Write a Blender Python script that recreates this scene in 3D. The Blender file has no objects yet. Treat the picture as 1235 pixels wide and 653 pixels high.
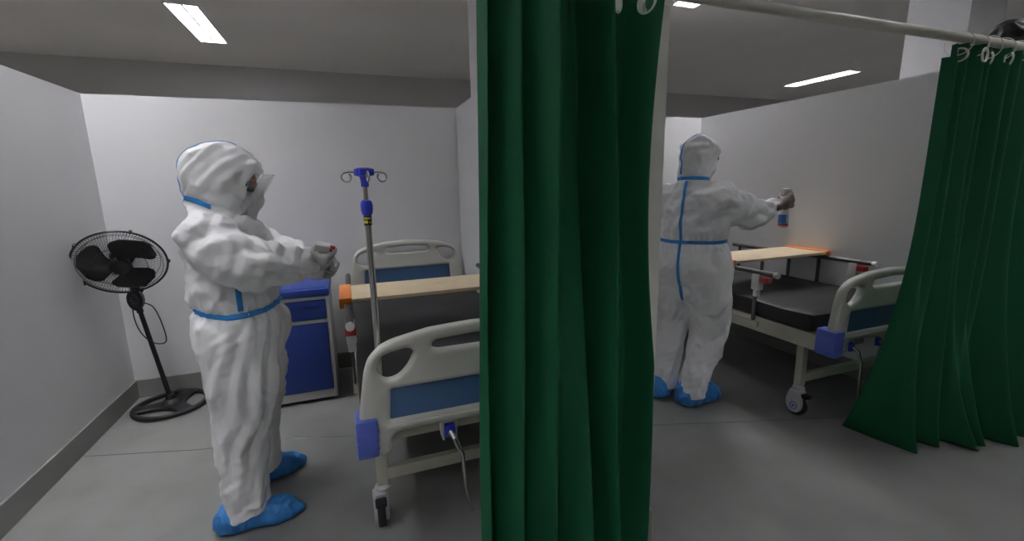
import bpy, bmesh, math, random
import numpy as np
from mathutils import Vector, Matrix
from mathutils.bvhtree import BVHTree
PI = math.pi
random.seed(7)
S = bpy.context.scene
COL = S.collection

# ------------------------------------------------------------------ camera
W, H = 1235.0, 653.0
F_PX, YAW, PITCH, ROLL = 538.32, 0.3501, 0.1888, -0.0203
EYE = Vector((0, 0, 1.45))
cam_d = bpy.data.cameras.new('camera')
cam_d.sensor_width = 36.0
cam_d.lens = F_PX * 36.0 / W
cam_d.clip_start = 0.05
cam = bpy.data.objects.new('camera', cam_d); COL.objects.link(cam)
fw = Vector((math.sin(YAW)*math.cos(PITCH), math.cos(YAW)*math.cos(PITCH), -math.sin(PITCH)))
rt = Vector((math.cos(YAW), -math.sin(YAW), 0)); up = rt.cross(fw)
rt2 = math.cos(ROLL)*rt + math.sin(ROLL)*up; up2 = -math.sin(ROLL)*rt + math.cos(ROLL)*up
m3 = Matrix((rt2, up2, -fw)).transposed()
cam.matrix_world = Matrix.Translation(EYE) @ m3.to_4x4()
S.camera = cam

# ------------------------------------------------------------------ light and exposure
world = bpy.data.worlds.new('world'); S.world = world
world.use_nodes = True
world.node_tree.nodes['Background'].inputs[0].default_value = (0.9, 0.95, 1.0, 1)
world.node_tree.nodes['Background'].inputs[1].default_value = 0.0
S.view_settings.view_transform = 'Standard'
S.view_settings.look = 'None'
S.view_settings.gamma = 1.0
S.view_settings.use_curve_mapping = False
S.view_settings.exposure = 2.2
S.cycles.use_denoising = True
S.cycles.max_bounces = 8
S.cycles.diffuse_bounces = 5
S.cycles.sample_clamp_indirect = 4.0
LAMP_COL = (0.985, 0.97, 1.0)
# (x, y, strength): recessed fluorescent troffers, those in view first, then unseen ones added for light
LAMPS = [(-1.31, 6.0, 22), (3.36, 3.42, 24), (8.09, 6.0, 20), (8.05, 2.80, 10),
         (-1.37, 2.85, 22), (-1.31, 0.8, 9), (-1.31, -1.8, 22), (3.36, 0.8, 5), (3.36, -1.8, 7), (1.02, 3.60, 4), (1.02, -1.8, 9),  # unseen; several added off the grid to brighten back wall, curtain and partition end
         (-5.98, 6.0, 34), (-5.98, 3.42, 24), (-5.98, 0.8, 34), (8.09, 0.2, 16)]  # unseen hall lamps, added mostly for bounce light on the ceiling
CEIL = 3.2
XL, XM, XM2, XR, YB, HP, YF = -1.519, 0.9065, 1.06, 3.433, 3.745, 2.076, 1.33

# ------------------------------------------------------------------ materials
MATS = {}
def mat(name, col, rough=0.5, metal=0.0, bump=None, noise=None, spec=0.5, emit=None, trans=0.0, alpha=1.0, sheen=0.0, detail=4, ridged=False):
    """bump=(scale, strength) fine relief; noise=(scale, amount) slight mottling of the colour"""
    if name in MATS: return MATS[name]
    m = bpy.data.materials.new(name); m.use_nodes = True
    nt = m.node_tree; b = nt.nodes['Principled BSDF']
    b.inputs['Base Color'].default_value = (*col, 1)
    b.inputs['Roughness'].default_value = rough
    b.inputs['Metallic'].default_value = metal
    b.inputs['Specular IOR Level'].default_value = spec
    b.inputs['Transmission Weight'].default_value = trans
    b.inputs['Alpha'].default_value = alpha
    b.inputs['Sheen Weight'].default_value = sheen
    tc = nt.nodes.new('ShaderNodeTexCoord')
    if noise:
        n = nt.nodes.new('ShaderNodeTexNoise'); n.inputs['Scale'].default_value = noise[0]; n.inputs['Detail'].default_value = detail
        nt.links.new(tc.outputs['Object'], n.inputs['Vector'])
        r = nt.nodes.new('ShaderNodeMapRange'); r.inputs[1].default_value = .3; r.inputs[2].default_value = .7
        r.inputs[3].default_value = 1-noise[1]; r.inputs[4].default_value = 1+noise[1]*.5
        nt.links.new(n.outputs[0], r.inputs[0])
        mx = nt.nodes.new('ShaderNodeVectorMath'); mx.operation = 'SCALE'
        mx.inputs[0].default_value = col; nt.links.new(r.outputs[0], mx.inputs['Scale'])
        nt.links.new(mx.outputs[0], b.inputs['Base Color'])
    if bump:
        n = nt.nodes.new('ShaderNodeTexNoise'); n.inputs['Scale'].default_value = bump[0]; n.inputs['Detail'].default_value = detail
        if ridged: n.noise_type = 'RIDGED_MULTIFRACTAL'; n.inputs['Distortion'].default_value = .6; n.inputs['Detail'].default_value = 2.5
        nt.links.new(tc.outputs['Object'], n.inputs['Vector'])
        bp = nt.nodes.new('ShaderNodeBump'); bp.inputs['Strength'].default_value = bump[1]; bp.inputs['Distance'].default_value = .03 if ridged else .01
        nt.links.new(n.outputs[0], bp.inputs['Height']); nt.links.new(bp.outputs[0], b.inputs['Normal'])
    if emit:
        b.inputs['Emission Color'].default_value = (*emit[0], 1); b.inputs['Emission Strength'].default_value = emit[1]
    MATS[name] = m
    return m
M_wall = mat('painted_board', (.68, .68, .685), .5, bump=(30, .06), noise=(1.3, .04))
M_hall = mat('hall_paint', (.60, .585, .575), .5, bump=(30, .05), noise=(1.0, .05))
M_ceil = mat('ceiling_paint', (.90, .865, .825), .7, bump=(20, .05), noise=(.8, .05))
M_floor = mat('vinyl_floor', (.225, .227, .218), .45, bump=(7, .10), noise=(2.2, .20), spec=.35, detail=7)
M_base = mat('baseboard_vinyl', (.25, .255, .24), .5, noise=(4, .06))
M_trim = mat('cream_trim', (.80, .79, .71), .5, noise=(3, .04))
M_suit = mat('white_coverall_fabric', (.84, .845, .85), .58, bump=(10, .8), spec=.3, sheen=.1, ridged=True)
M_tape = mat('blue_seam_tape', (.03, .26, .66), .45)
M_shoe = mat('blue_shoe_cover', (.035, .21, .55), .42, bump=(60, .5))
M_glove_g = mat('grey_glove', (.42, .41, .40), .4, bump=(70, .15))
M_glove_b = mat('brown_glove', (.145, .105, .085), .42, bump=(70, .15))
M_skin = mat('skin', (.42, .26, .18), .5)
M_mask = mat('grey_white_mask', (.60, .60, .61), .7, bump=(30, .2))
M_black = mat('black_plastic', (.012, .012, .013), .4)
M_blacksatin = mat('black_blade_plastic', (.022, .021, .024), .35)
M_dgrey = mat('dark_grey_plastic', (.05, .05, .055), .4)
M_white = mat('white_plastic', (.62, .62, .60), .35)
M_abs = mat('cream_moulded_plastic', (.53, .53, .48), .38)
M_steel = mat('cream_painted_steel', (.50, .49, .40), .4)
M_bluepan = mat('blue_laminate_panel', (.06, .135, .27), .42, noise=(5, .08))
M_bumper = mat('violet_blue_bumper', (.085, .13, .50), .42)
M_cabblue = mat('deep_blue_plastic', (.012, .038, .22), .38)
M_cabgrey = mat('pale_grey_plastic', (.50, .50, .48), .42)
M_knob = mat('royal_blue_plastic', (.03, .045, .55), .35)
M_chrome = mat('brushed_chrome', (.62, .61, .58), .25, metal=1.0)
M_alu = mat('dark_anodised_metal', (.085, .082, .08), .42, metal=.3)
M_matt = mat('charcoal_vinyl', (.012, .012, .0135), .52, bump=(14, .12), spec=.4)
M_wood = mat('pale_wood_laminate', (.60, .49, .32), .45, noise=(9, .1))
M_orange = mat('orange_plastic', (.72, .20, .03), .4)
M_red = mat('red_plastic', (.38, .015, .02), .35)
M_rubber = mat('black_rubber', (.015, .015, .016), .6)
M_caster = mat('grey_caster_plastic', (.45, .45, .46), .4)
M_ring = mat('blue_ring_print', (.05, .14, .55), .4)
M_yellow = mat('yellow_print', (.65, .60, .05), .5)
M_curt = mat('green_curtain_fabric', (.006, .090, .038), .68, bump=(300, .06), spec=.25)
M_pvc = mat('ivory_tube', (.62, .60, .53), .35)
M_ringp = mat('white_curtain_ring', (.75, .74, .70), .35)
M_bag = mat('black_glossy_plastic', (.008, .008, .009), .42, bump=(22, .6), spec=.35)
M_lampbody = mat('white_lamp_enamel', (.75, .76, .78), .35)
M_diff = mat('fluorescent_glow', (.8, .8, .8), .5, emit=(LAMP_COL, 10))
M_shield = mat('clear_plastic', (.9, .92, .95), .08, alpha=.30)
M_lens = mat('goggle_lens', (.75, .8, .85), .1, alpha=.25)
M_gogb = mat('blue_goggle_frame', (.04, .2, .5), .35)
M_bottle = mat('white_spray_plastic', (.66, .67, .68), .35)
M_label = mat('blue_label', (.06, .17, .50), .4)
M_labelw = mat('pale_label', (.42, .50, .64), .4)

# ------------------------------------------------------------------ mesh helpers
def mobj(name, me, m, parent=None):
    o = bpy.data.objects.new(name, me); COL.objects.link(o)
    if m is not None and not me.materials: me.materials.append(m)
    if parent is not None: o.parent = parent
    return o
def obj(name, bm, m, parent=None, smooth=True, angle=35, bevel=0):
    if bevel:
        bmesh.ops.bevel(bm, geom=[e for e in bm.edges if e.is_manifold and e.calc_face_angle(0) > .6], offset=bevel, segments=2, affect='EDGES', profile=.6)
    bmesh.ops.recalc_face_normals(bm, faces=bm.faces)
    me = bpy.data.meshes.new(name); 
    for f in bm.faces: f.smooth = smooth
    if smooth:
        for e in bm.edges:
            e.smooth = not (e.is_manifold and e.calc_face_angle(0) > math.radians(angle))
    bm.to_mesh(me); bm.free()
    return mobj(name, me, m, parent)
def B(): return bmesh.new()
def box(bm, x0, x1, y0, y1, z0, z1, bevel=0, mi=0):
    r = bmesh.ops.create_cube(bm, size=1)
    vs = r['verts']
    for v in vs:
        v.co = Vector(((x0+x1)/2 + v.co.x*(x1-x0), (y0+y1)/2 + v.co.y*(y1-y0), (z0+z1)/2 + v.co.z*(z1-z0)))
    if bevel:
        es = list({e for v in vs for e in v.link_edges})
        g = bmesh.ops.bevel(bm, geom=es, offset=bevel, segments=2, affect='EDGES', profile=.6)
    return bm
def frame_of(d):
    d = d.normalized(); a = Vector((0, 0, 1)) if abs(d.z) < .9 else Vector((1, 0, 0))
    u = d.cross(a).normalized(); return u, d.cross(u).normalized()
def tube(bm, pts, r, n=10, cap=True, closed=False):
    pts = [Vector(p) for p in pts]; rs = r if isinstance(r, (list, tuple)) else [r]*len(pts)
    rings = []; u = None
    L = len(pts)
    for i, p in enumerate(pts):
        if closed: d = pts[(i+1) % L] - pts[i-1]
        else: d = pts[min(i+1, L-1)] - pts[max(i-1, 0)]
        d.normalize()
        if u is None: u, v = frame_of(d)
        else:
            u = (u - d*u.dot(d)).normalized(); v = d.cross(u)
        rings.append([bm.verts.new(p + (u*math.cos(2*PI*k/n) + v*math.sin(2*PI*k/n))*rs[i]) for k in range(n)])
    for i in range(L if closed else L-1):
        a, b = rings[i], rings[(i+1) % L]
        for k in range(n): bm.faces.new((a[k], a[(k+1) % n], b[(k+1) % n], b[k]))
    if cap and not closed:
        bm.faces.new(rings[0][::-1]); bm.faces.new(rings[-1])
    return bm
def lathe(bm, prof, c=(0, 0, 0), axis=(0, 0, 1), n=24):
    """prof: (radius, height) from the bottom up"""
    ax = Vector(axis).normalized(); u, v = frame_of(ax); c = Vector(c); rings = []
    for r, h in prof:
        if r < 1e-6: rings.append([bm.verts.new(c + ax*h)])
        else: rings.append([bm.verts.new(c + ax*h + (u*math.cos(2*PI*k/n) + v*math.sin(2*PI*k/n))*r) for k in range(n)])
    for a, b in zip(rings, rings[1:]):
        for k in range(n):
            if len(a) == 1 and len(b) == 1: continue
            if len(a) == 1: bm.faces.new((a[0], b[k], b[(k+1) % n]))
            elif len(b) == 1: bm.faces.new((a[k], a[(k+1) % n], b[0]))
            else: bm.faces.new((a[k], a[(k+1) % n], b[(k+1) % n], b[k]))
    if len(rings[0]) > 1: bm.faces.new(rings[0][::-1])
    if len(rings[-1]) > 1: bm.faces.new(rings[-1])
    return bm
def torus(bm, c, axis, R, r, n=28, m=8):
    u, v = frame_of(Vector(axis)); c = Vector(c)
    return tube(bm, [c + (u*math.cos(2*PI*k/n) + v*math.sin(2*PI*k/n))*R for k in range(n)], r, m, closed=True)
def rounded(pts, rads, seg=6):
    """2D polygon with each corner rounded by its own radius"""
    out = []; n = len(pts)
    for i in range(n):
        p = Vector(pts[i]); a = Vector(pts[i-1]); b = Vector(pts[(i+1) % n])
        r = rads if not isinstance(rads, (list, tuple)) else rads[i]
        if r <= 0: out.append(p); continue
        d1 = (a-p); d2 = (b-p); t = min(r, d1.length*.49, d2.length*.49)
        s = p + d1.normalized()*t; e = p + d2.normalized()*t
        for k in range(seg+1):
            q = k/seg; out.append(s*(1-q)**2 + p*2*q*(1-q) + e*q*q)
    return out
def plate_mesh(name, loops, thick, bevel, axis='y'):
    """a plate cut from 2D loops (first is the outline, the others are holes), with rounded edges; loops in (x,z)"""
    cu = bpy.data.curves.new(name, 'CURVE'); cu.dimensions = '2D'; cu.fill_mode = 'BOTH'
    cu.extrude = thick/2 - bevel; cu.bevel_depth = bevel; cu.bevel_resolution = 2; cu.offset = -bevel
    for lp in loops:
        sp = cu.splines.new('POLY'); sp.points.add(len(lp)-1); sp.use_cyclic_u = True
        for q, p in zip(sp.points, lp): q.co = (p[0], p[1], 0, 1)
    o = bpy.data.objects.new(name, cu); COL.objects.link(o)
    dg = bpy.context.evaluated_depsgraph_get(); dg.update()
    me = bpy.data.meshes.new_from_object(o.evaluated_get(dg))
    bpy.data.objects.remove(o); bpy.data.curves.remove(cu)
    if axis == 'y':   # stand it up: (x, y, z) -> (x, -z, y)
        me.transform(Matrix(((1, 0, 0, 0), (0, 0, -1, 0), (0, 1, 0, 0), (0, 0, 0, 1))))
    bm = B(); bm.from_mesh(me); bmesh.ops.remove_doubles(bm, verts=bm.verts, dist=1e-5)
    bmesh.ops.recalc_face_normals(bm, faces=bm.faces)
    for f in bm.faces: f.smooth = True
    for e in bm.edges: e.smooth = not (e.is_manifold and e.calc_face_angle(0) > math.radians(40))
    me2 = bpy.data.meshes.new(name); bm.to_mesh(me2); bm.free(); bpy.data.meshes.remove(me)
    return me2
def tag(o, label, cat, group=None):
    o['label'] = label; o['category'] = cat
    if group: o['group'] = group
    return o
def thing(name, label, cat, loc=(0, 0, 0), rz=0, group=None):
    o = bpy.data.objects.new(name, None); COL.objects.link(o)
    o.empty_display_size = .1; o.location = loc; o.rotation_euler = (0, 0, rz)
    return tag(o, label, cat, group)
def struct(name, bm, m, smooth=False):
    o = obj(name, bm, m, None, smooth); o['kind'] = 'structure'; return o

# ------------------------------------------------------------------ setting
HX0, HX1, HY0, HY1 = -9.0, 13.0, -5.0, 7.75
b = B(); box(b, HX0, HX1, HY0, HY1, -.1, 0); struct('floor', b, M_floor)
# ceiling with the lamp openings left free
LW, LL = .27, 1.2
xs = sorted({HX0, HX1} | {round(l[0]+s*LW/2, 4) for l in LAMPS for s in (-1, 1)})
ys = sorted({HY0, HY1} | {round(l[1]+s*LL/2, 4) for l in LAMPS for s in (-1, 1)})
b = B()
for i in range(len(xs)-1):
    for j in range(len(ys)-1):
        cx, cy = (xs[i]+xs[i+1])/2, (ys[j]+ys[j+1])/2
        if any(abs(cx-l[0]) < LW/2 and abs(cy-l[1]) < LL/2 for l in LAMPS): continue
        b.faces.new([b.verts.new(p) for p in ((xs[i], ys[j], CEIL), (xs[i], ys[j+1], CEIL), (xs[i+1], ys[j+1], CEIL), (xs[i+1], ys[j], CEIL))])
bmesh.ops.remove_doubles(b, verts=b.verts, dist=1e-4)
struct('ceiling', b, M_ceil)
b = B(); box(b, HX0, HX1, HY1, HY1+.15, -.1, CEIL+.2); struct('wall_far', b, M_hall)
b = B(); box(b, HX0-.15, HX0, HY0, HY1, -.1, CEIL+.2); struct('wall_hall_left', b, M_hall)
b = B(); box(b, HX1, HX1+.15, HY0, HY1, -.1, CEIL+.2); struct('wall_hall_right', b, M_hall)
b = B(); box(b, HX0, HX1, HY0-.15, HY0, -.1, CEIL+.2); struct('wall_hall_near', b, M_hall)
T = .15
b = B(); box(b, XL-T, XL, .9, YB+T, 0, HP); struct('wall_left', b, M_wall)
b = B(); box(b, XL, XR, YB, YB+T, 0, HP); struct('wall_back', b, M_wall)
b = B(); box(b, XM, XM2, YF+.02, YB, 0, HP); box(b, XM+.001, XM2-.001, 2.3, 3.27, HP, CEIL); struct('wall_middle', b, M_wall)
b = B(); box(b, XR, XR+T, YF, YB+T, 0, HP); struct('wall_right', b, M_wall)
b = B(); box(b, 4.2, 4.62, 2.07, 2.46, 0, CEIL); o = struct('wall_pillar', b, M_wall)
b = B(); box(b, XM-.004, XM2+.004, YF, YF+.03, .133, HP+.002, .004); box(b, XM-.01, XM2+.01, YF-.006, YF+.03, 2.02, HP+.006, .004); struct('trim_1', b, M_trim)
HB, TB = .133, .014
b = B(); box(b, XL, XL+TB, .9, YB, 0, HB, .003); struct('baseboard_left', b, M_base)
b = B(); box(b, XL+TB, XM-TB, YB-TB, YB, 0, HB, .003); box(b, XM2+TB, XR-TB, YB-TB, YB, 0, HB, .003); struct('baseboard_back', b, M_base)
b = B(); box(b, XM-TB, XM, YF, YB-TB, 0, HB, .003); box(b, XM2, XM2+TB, YF, YB-TB, 0, HB, .003); box(b, XM-TB, XM2+TB, YF-.012, YF+.02, 0, HB, .003); struct('baseboard_middle', b, M_base)
b = B(); box(b, XR-TB, XR, YF, YB-TB, 0, HB, .003); struct('baseboard_right', b, M_base)

# joint between two sheets of the vinyl floor
M_seam = mat('floor_joint', (.15, .15, .145), .6)
b = B()
for pts in ([(-1.50, 2.972), (-.9, 2.80), (-.448, 2.735), (.88, 2.31)], [(1.08, 2.235), (2.177, 1.87), (2.488, 1.774), (3.41, 1.47)]):
    tube(b, [(x, y, .0) for x, y in pts], .0022, 6)
o = struct('trim_2', b, M_seam)

# ------------------------------------------------------------------ implicit surfaces for bodies and soft shapes
def smin(a, b, k):
    h = np.clip(.5 + .5*(b-a)/k, 0, 1); return b*(1-h) + a*h - k*h*(1-h)
def smax(a, b, k): return -smin(-a, -b, k)
def cone(P, a, b, ra, rb, sy=1.0, sx=1.0):
    """tapered capsule from a to b, its section stretched by sx, sy about its own axis"""
    a = np.array(a, float); b = np.array(b, float); ba = b-a
    x, y, z = P[0]-a[0], P[1]-a[1], P[2]-a[2]
    t = np.clip((x*ba[0]+y*ba[1]+z*ba[2])/max(ba@ba, 1e-9), 0, 1)
    dx, dy, dz = (x-t*ba[0])/sx, (y-t*ba[1])/sy, z-t*ba[2]
    return (np.sqrt(dx*dx+dy*dy+dz*dz) - (ra+t*(rb-ra))) * min(1.0, sx, sy)
def ell(P, c, r):
    x, y, z = (P[0]-c[0])/r[0], (P[1]-c[1])/r[1], (P[2]-c[2])/r[2]
    return (np.sqrt(x*x+y*y+z*z)-1)*min(r)
def surface_nets(f, lo, hi, h):
    lo = np.array(lo, float); hi = np.array(hi, float)
    ax = [np.arange(lo[i], hi[i]+h, h, dtype=np.float32) for i in range(3)]
    P = np.meshgrid(*ax, indexing='ij'); G = f(P).astype(np.float32); Sg = G < 0
    cnt = sum(Sg[i:Sg.shape[0]-1+i, j:Sg.shape[1]-1+j, k:Sg.shape[2]-1+k].astype(np.int8) for i in (0, 1) for j in (0, 1) for k in (0, 1))
    act = (cnt > 0) & (cnt < 8)
    idx = np.argwhere(act); vid = -np.ones(act.shape, int); vid[act] = np.arange(len(idx))
    cs = np.array([(i, j, k) for i in (0, 1) for j in (0, 1) for k in (0, 1)])
    V = np.stack([G[idx[:, 0]+c[0], idx[:, 1]+c[1], idx[:, 2]+c[2]] for c in cs], 1)
    acc = np.zeros((len(idx), 3)); n = np.zeros(len(idx))
    for i in range(8):
        for j in range(i+1, 8):
            if np.abs(cs[i]-cs[j]).sum() != 1: continue
            m = (V[:, i] < 0) != (V[:, j] < 0)
            t = V[m, i]/(V[m, i]-V[m, j]); acc[m] += cs[i] + t[:, None]*(cs[j]-cs[i]); n[m] += 1
    verts = lo + h*(idx + acc/n[:, None])
    faces = []
    for a in range(3):
        s0 = [slice(1, -1)]*3; s0[a] = slice(0, -1); s1 = list(s0); s1[a] = slice(1, None)
        A, Bb = Sg[tuple(s0)], Sg[tuple(s1)]
        q = np.argwhere(A != Bb); off = np.array([1, 1, 1]); off[a] = 0; q = q + off
        u, v = (a+1) % 3, (a+2) % 3; eu = np.eye(3, dtype=int)[u]; ev = np.eye(3, dtype=int)[v]
        c = [q-eu-ev, q-ev, q, q-eu]
        ids = np.stack([vid[tuple(k.T)] for k in c], 1)
        ins = Sg[tuple(q.T)]; ids[~ins] = ids[~ins][:, ::-1]
        faces.append(ids)
    return verts, np.concatenate(faces)
_pr = np.random.RandomState(3); _perm = _pr.permutation(256); _perm = np.concatenate([_perm, _perm, _perm])
_g = _pr.normal(size=(256, 3)); _g /= np.linalg.norm(_g, axis=1)[:, None]
def noise3(p):
    i = np.floor(p).astype(int); f = p-i; u = f*f*f*(f*(f*6-15)+10); i &= 255; r = 0
    for dx in (0, 1):
        for dy in (0, 1):
            for dz in (0, 1):
                g = _g[_perm[_perm[_perm[i[:, 0]+dx]+i[:, 1]+dy]+i[:, 2]+dz] % 256]
                d = (g*(f-np.array([dx, dy, dz]))).sum(1)
                r = r + d*(u[:, 0] if dx else 1-u[:, 0])*(u[:, 1] if dy else 1-u[:, 1])*(u[:, 2] if dz else 1-u[:, 2])
    return r
def ridge(p): return 1-np.abs(noise3(p))*3.2
_dr = np.random.RandomState(11); _dirs = _dr.normal(size=(40, 3)); _dirs /= np.linalg.norm(_dirs, axis=1)[:, None]; _ph = _dr.rand(40)*9
def crumple(v, period, k0, n, squash=(1, 1, 1), warp=.5):
    """sharp folds with flat facets between them, like stiff non-woven cloth"""
    out = np.zeros(len(v)); w = np.stack([noise3(v*3.1+s_) for s_ in (3, 19, 37)], 1)
    for i in range(k0, k0+n):
        d = _dirs[i]*np.array(squash); d = d/np.linalg.norm(d)
        p = period*(.75+.5*((i*7919) % 13)/13)
        t = (v@d)/p + _ph[i] + warp*w[:, i % 3]
        tri = np.abs((t % 1)-.5)*2-.5
        m = np.clip(noise3(v*4.3+i*5.7)*2.2+.35, 0, 1)
        out += tri*m*p
    return out
def np_mesh(name, verts, faces):
    me = bpy.data.meshes.new(name)
    me.vertices.add(len(verts)); me.vertices.foreach_set('co', verts.astype(np.float32).ravel())
    me.loops.add(faces.size); me.loops.foreach_set('vertex_index', faces.astype(np.int32).ravel())
    me.polygons.add(len(faces)); me.polygons.foreach_set('loop_start', np.arange(0, faces.size, 4, dtype=np.int32))
    me.polygons.foreach_set('use_smooth', np.ones(len(faces), bool))
    me.update(calc_edges=True); me.validate(); return me
def normals(verts, faces):
    a = verts[faces[:, 0]]; n = np.cross(verts[faces[:, 2]]-a, verts[faces[:, 3]]-verts[faces[:, 1]])
    N = np.zeros_like(verts)
    for k in range(4): np.add.at(N, faces[:, k], n)
    return N/np.maximum(np.linalg.norm(N, axis=1), 1e-9)[:, None]
def sdf_obj(name, f, lo, hi, h, m, parent, disp=None):
    v, q = surface_nets(f, lo, hi, h)
    if disp is not None: v = v + normals(v, q)*disp(v)[:, None]
    return mobj(name, np_mesh(name, v, q), m, parent), v, q
def ribbon(name, bvh, samples, w, m, parent, lift=.0025, closed=False):
    """a strip of tape laid on a surface: samples = (origin, ray direction, width direction)"""
    rows = []
    for o, d, wd in samples:
        row = []
        for s in (-1, -.33, .33, 1):
            hit = bvh.ray_cast(Vector(o)+Vector(wd)*(w*s/2), Vector(d))
            row.append(None if hit[0] is None else hit[0]+Vector(d).normalized()*lift)
        rows.append(row)
    rows = [r for r in rows if all(c is not None for c in r)]
    b = B(); vv = [[b.verts.new(c) for c in r] for r in rows]
    n = len(vv)
    for i in range(n if closed else n-1):
        A, C = vv[i], vv[(i+1) % n]
        for k in range(3):
            try: b.faces.new((A[k], A[k+1], C[k+1], C[k]))
            except ValueError: pass
    o = obj(name, b, m, parent)
    md = o.modifiers.new('thick', 'SOLIDIFY'); md.thickness = .003; md.offset = 0
    return o

# ------------------------------------------------------------------ people
def grip_hand(P, s=1.0, side=1):
    """a gloved hand closed round an upright neck at the origin, forearm coming from -x; side=1 right hand (palm at -y)"""
    X = [P[0]/s, P[1]*side/s, P[2]/s]
    d = cone(X, (-.062, -.020, .004), (-.004, -.036, .006), .026, .024, 1, 1)
    d = smin(d, cone(X, (-.045, -.024, -.020), (.004, -.036, -.030), .020, .016), .02)
    d = smin(d, cone(X, (-.045, -.022, .022), (.004, -.034, .034), .020, .016), .02)
    d = smin(d, cone(X, (-.115, -.012, -.004), (-.06, -.018, .002), .026, .027), .03)
    lens = [(1.0, .034), (1.05, .012), (1.0, -.010), (.86, -.031)]
    for i, (k, z) in enumerate(lens):
        if i == 0: ch = [(.008, -.034, z), (.044, -.022, z+.006), (.058, .002, z+.004), (.046, .018, z)]
        else: ch = [(.008, -.036, z), (.040*k, -.020, z), (.040*k, .012, z-.002), (.014, .027, z-.003)]
        fd = 9
        for a, b_, r0, r1 in zip(ch, ch[1:], (.0115, .0105, .0095), (.0105, .0095, .0085)):
            fd = np.minimum(fd, cone(X, a, b_, r0, r1))
        d = smin(d, fd, .006)
    th = np.minimum(cone(X, (-.048, -.008, .022), (-.026, .020, .034), .0145, .0125), cone(X, (-.026, .020, .034), (.008, .030, .040), .012, .010))
    return smin(d, th, .01)*s
def shoe_sdf(P):
    d = cone(P, (-.105, 0, .042), (.10, .0, .036), .056, .056, .98)
    d = smin(d, cone(P, (.08, 0, .034), (.165, 0, .026), .048, .026, 1.0), .04)
    d = smin(d, cone(P, (-.075, 0, .06), (-.04, 0, .085), .066, .062), .04)
    d = smin(d, cone(P, (-.04, 0, .09), (.07, 0, .05), .045, .040), .03)
    return smax(d, -(P[2]-.004), .006)
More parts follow.
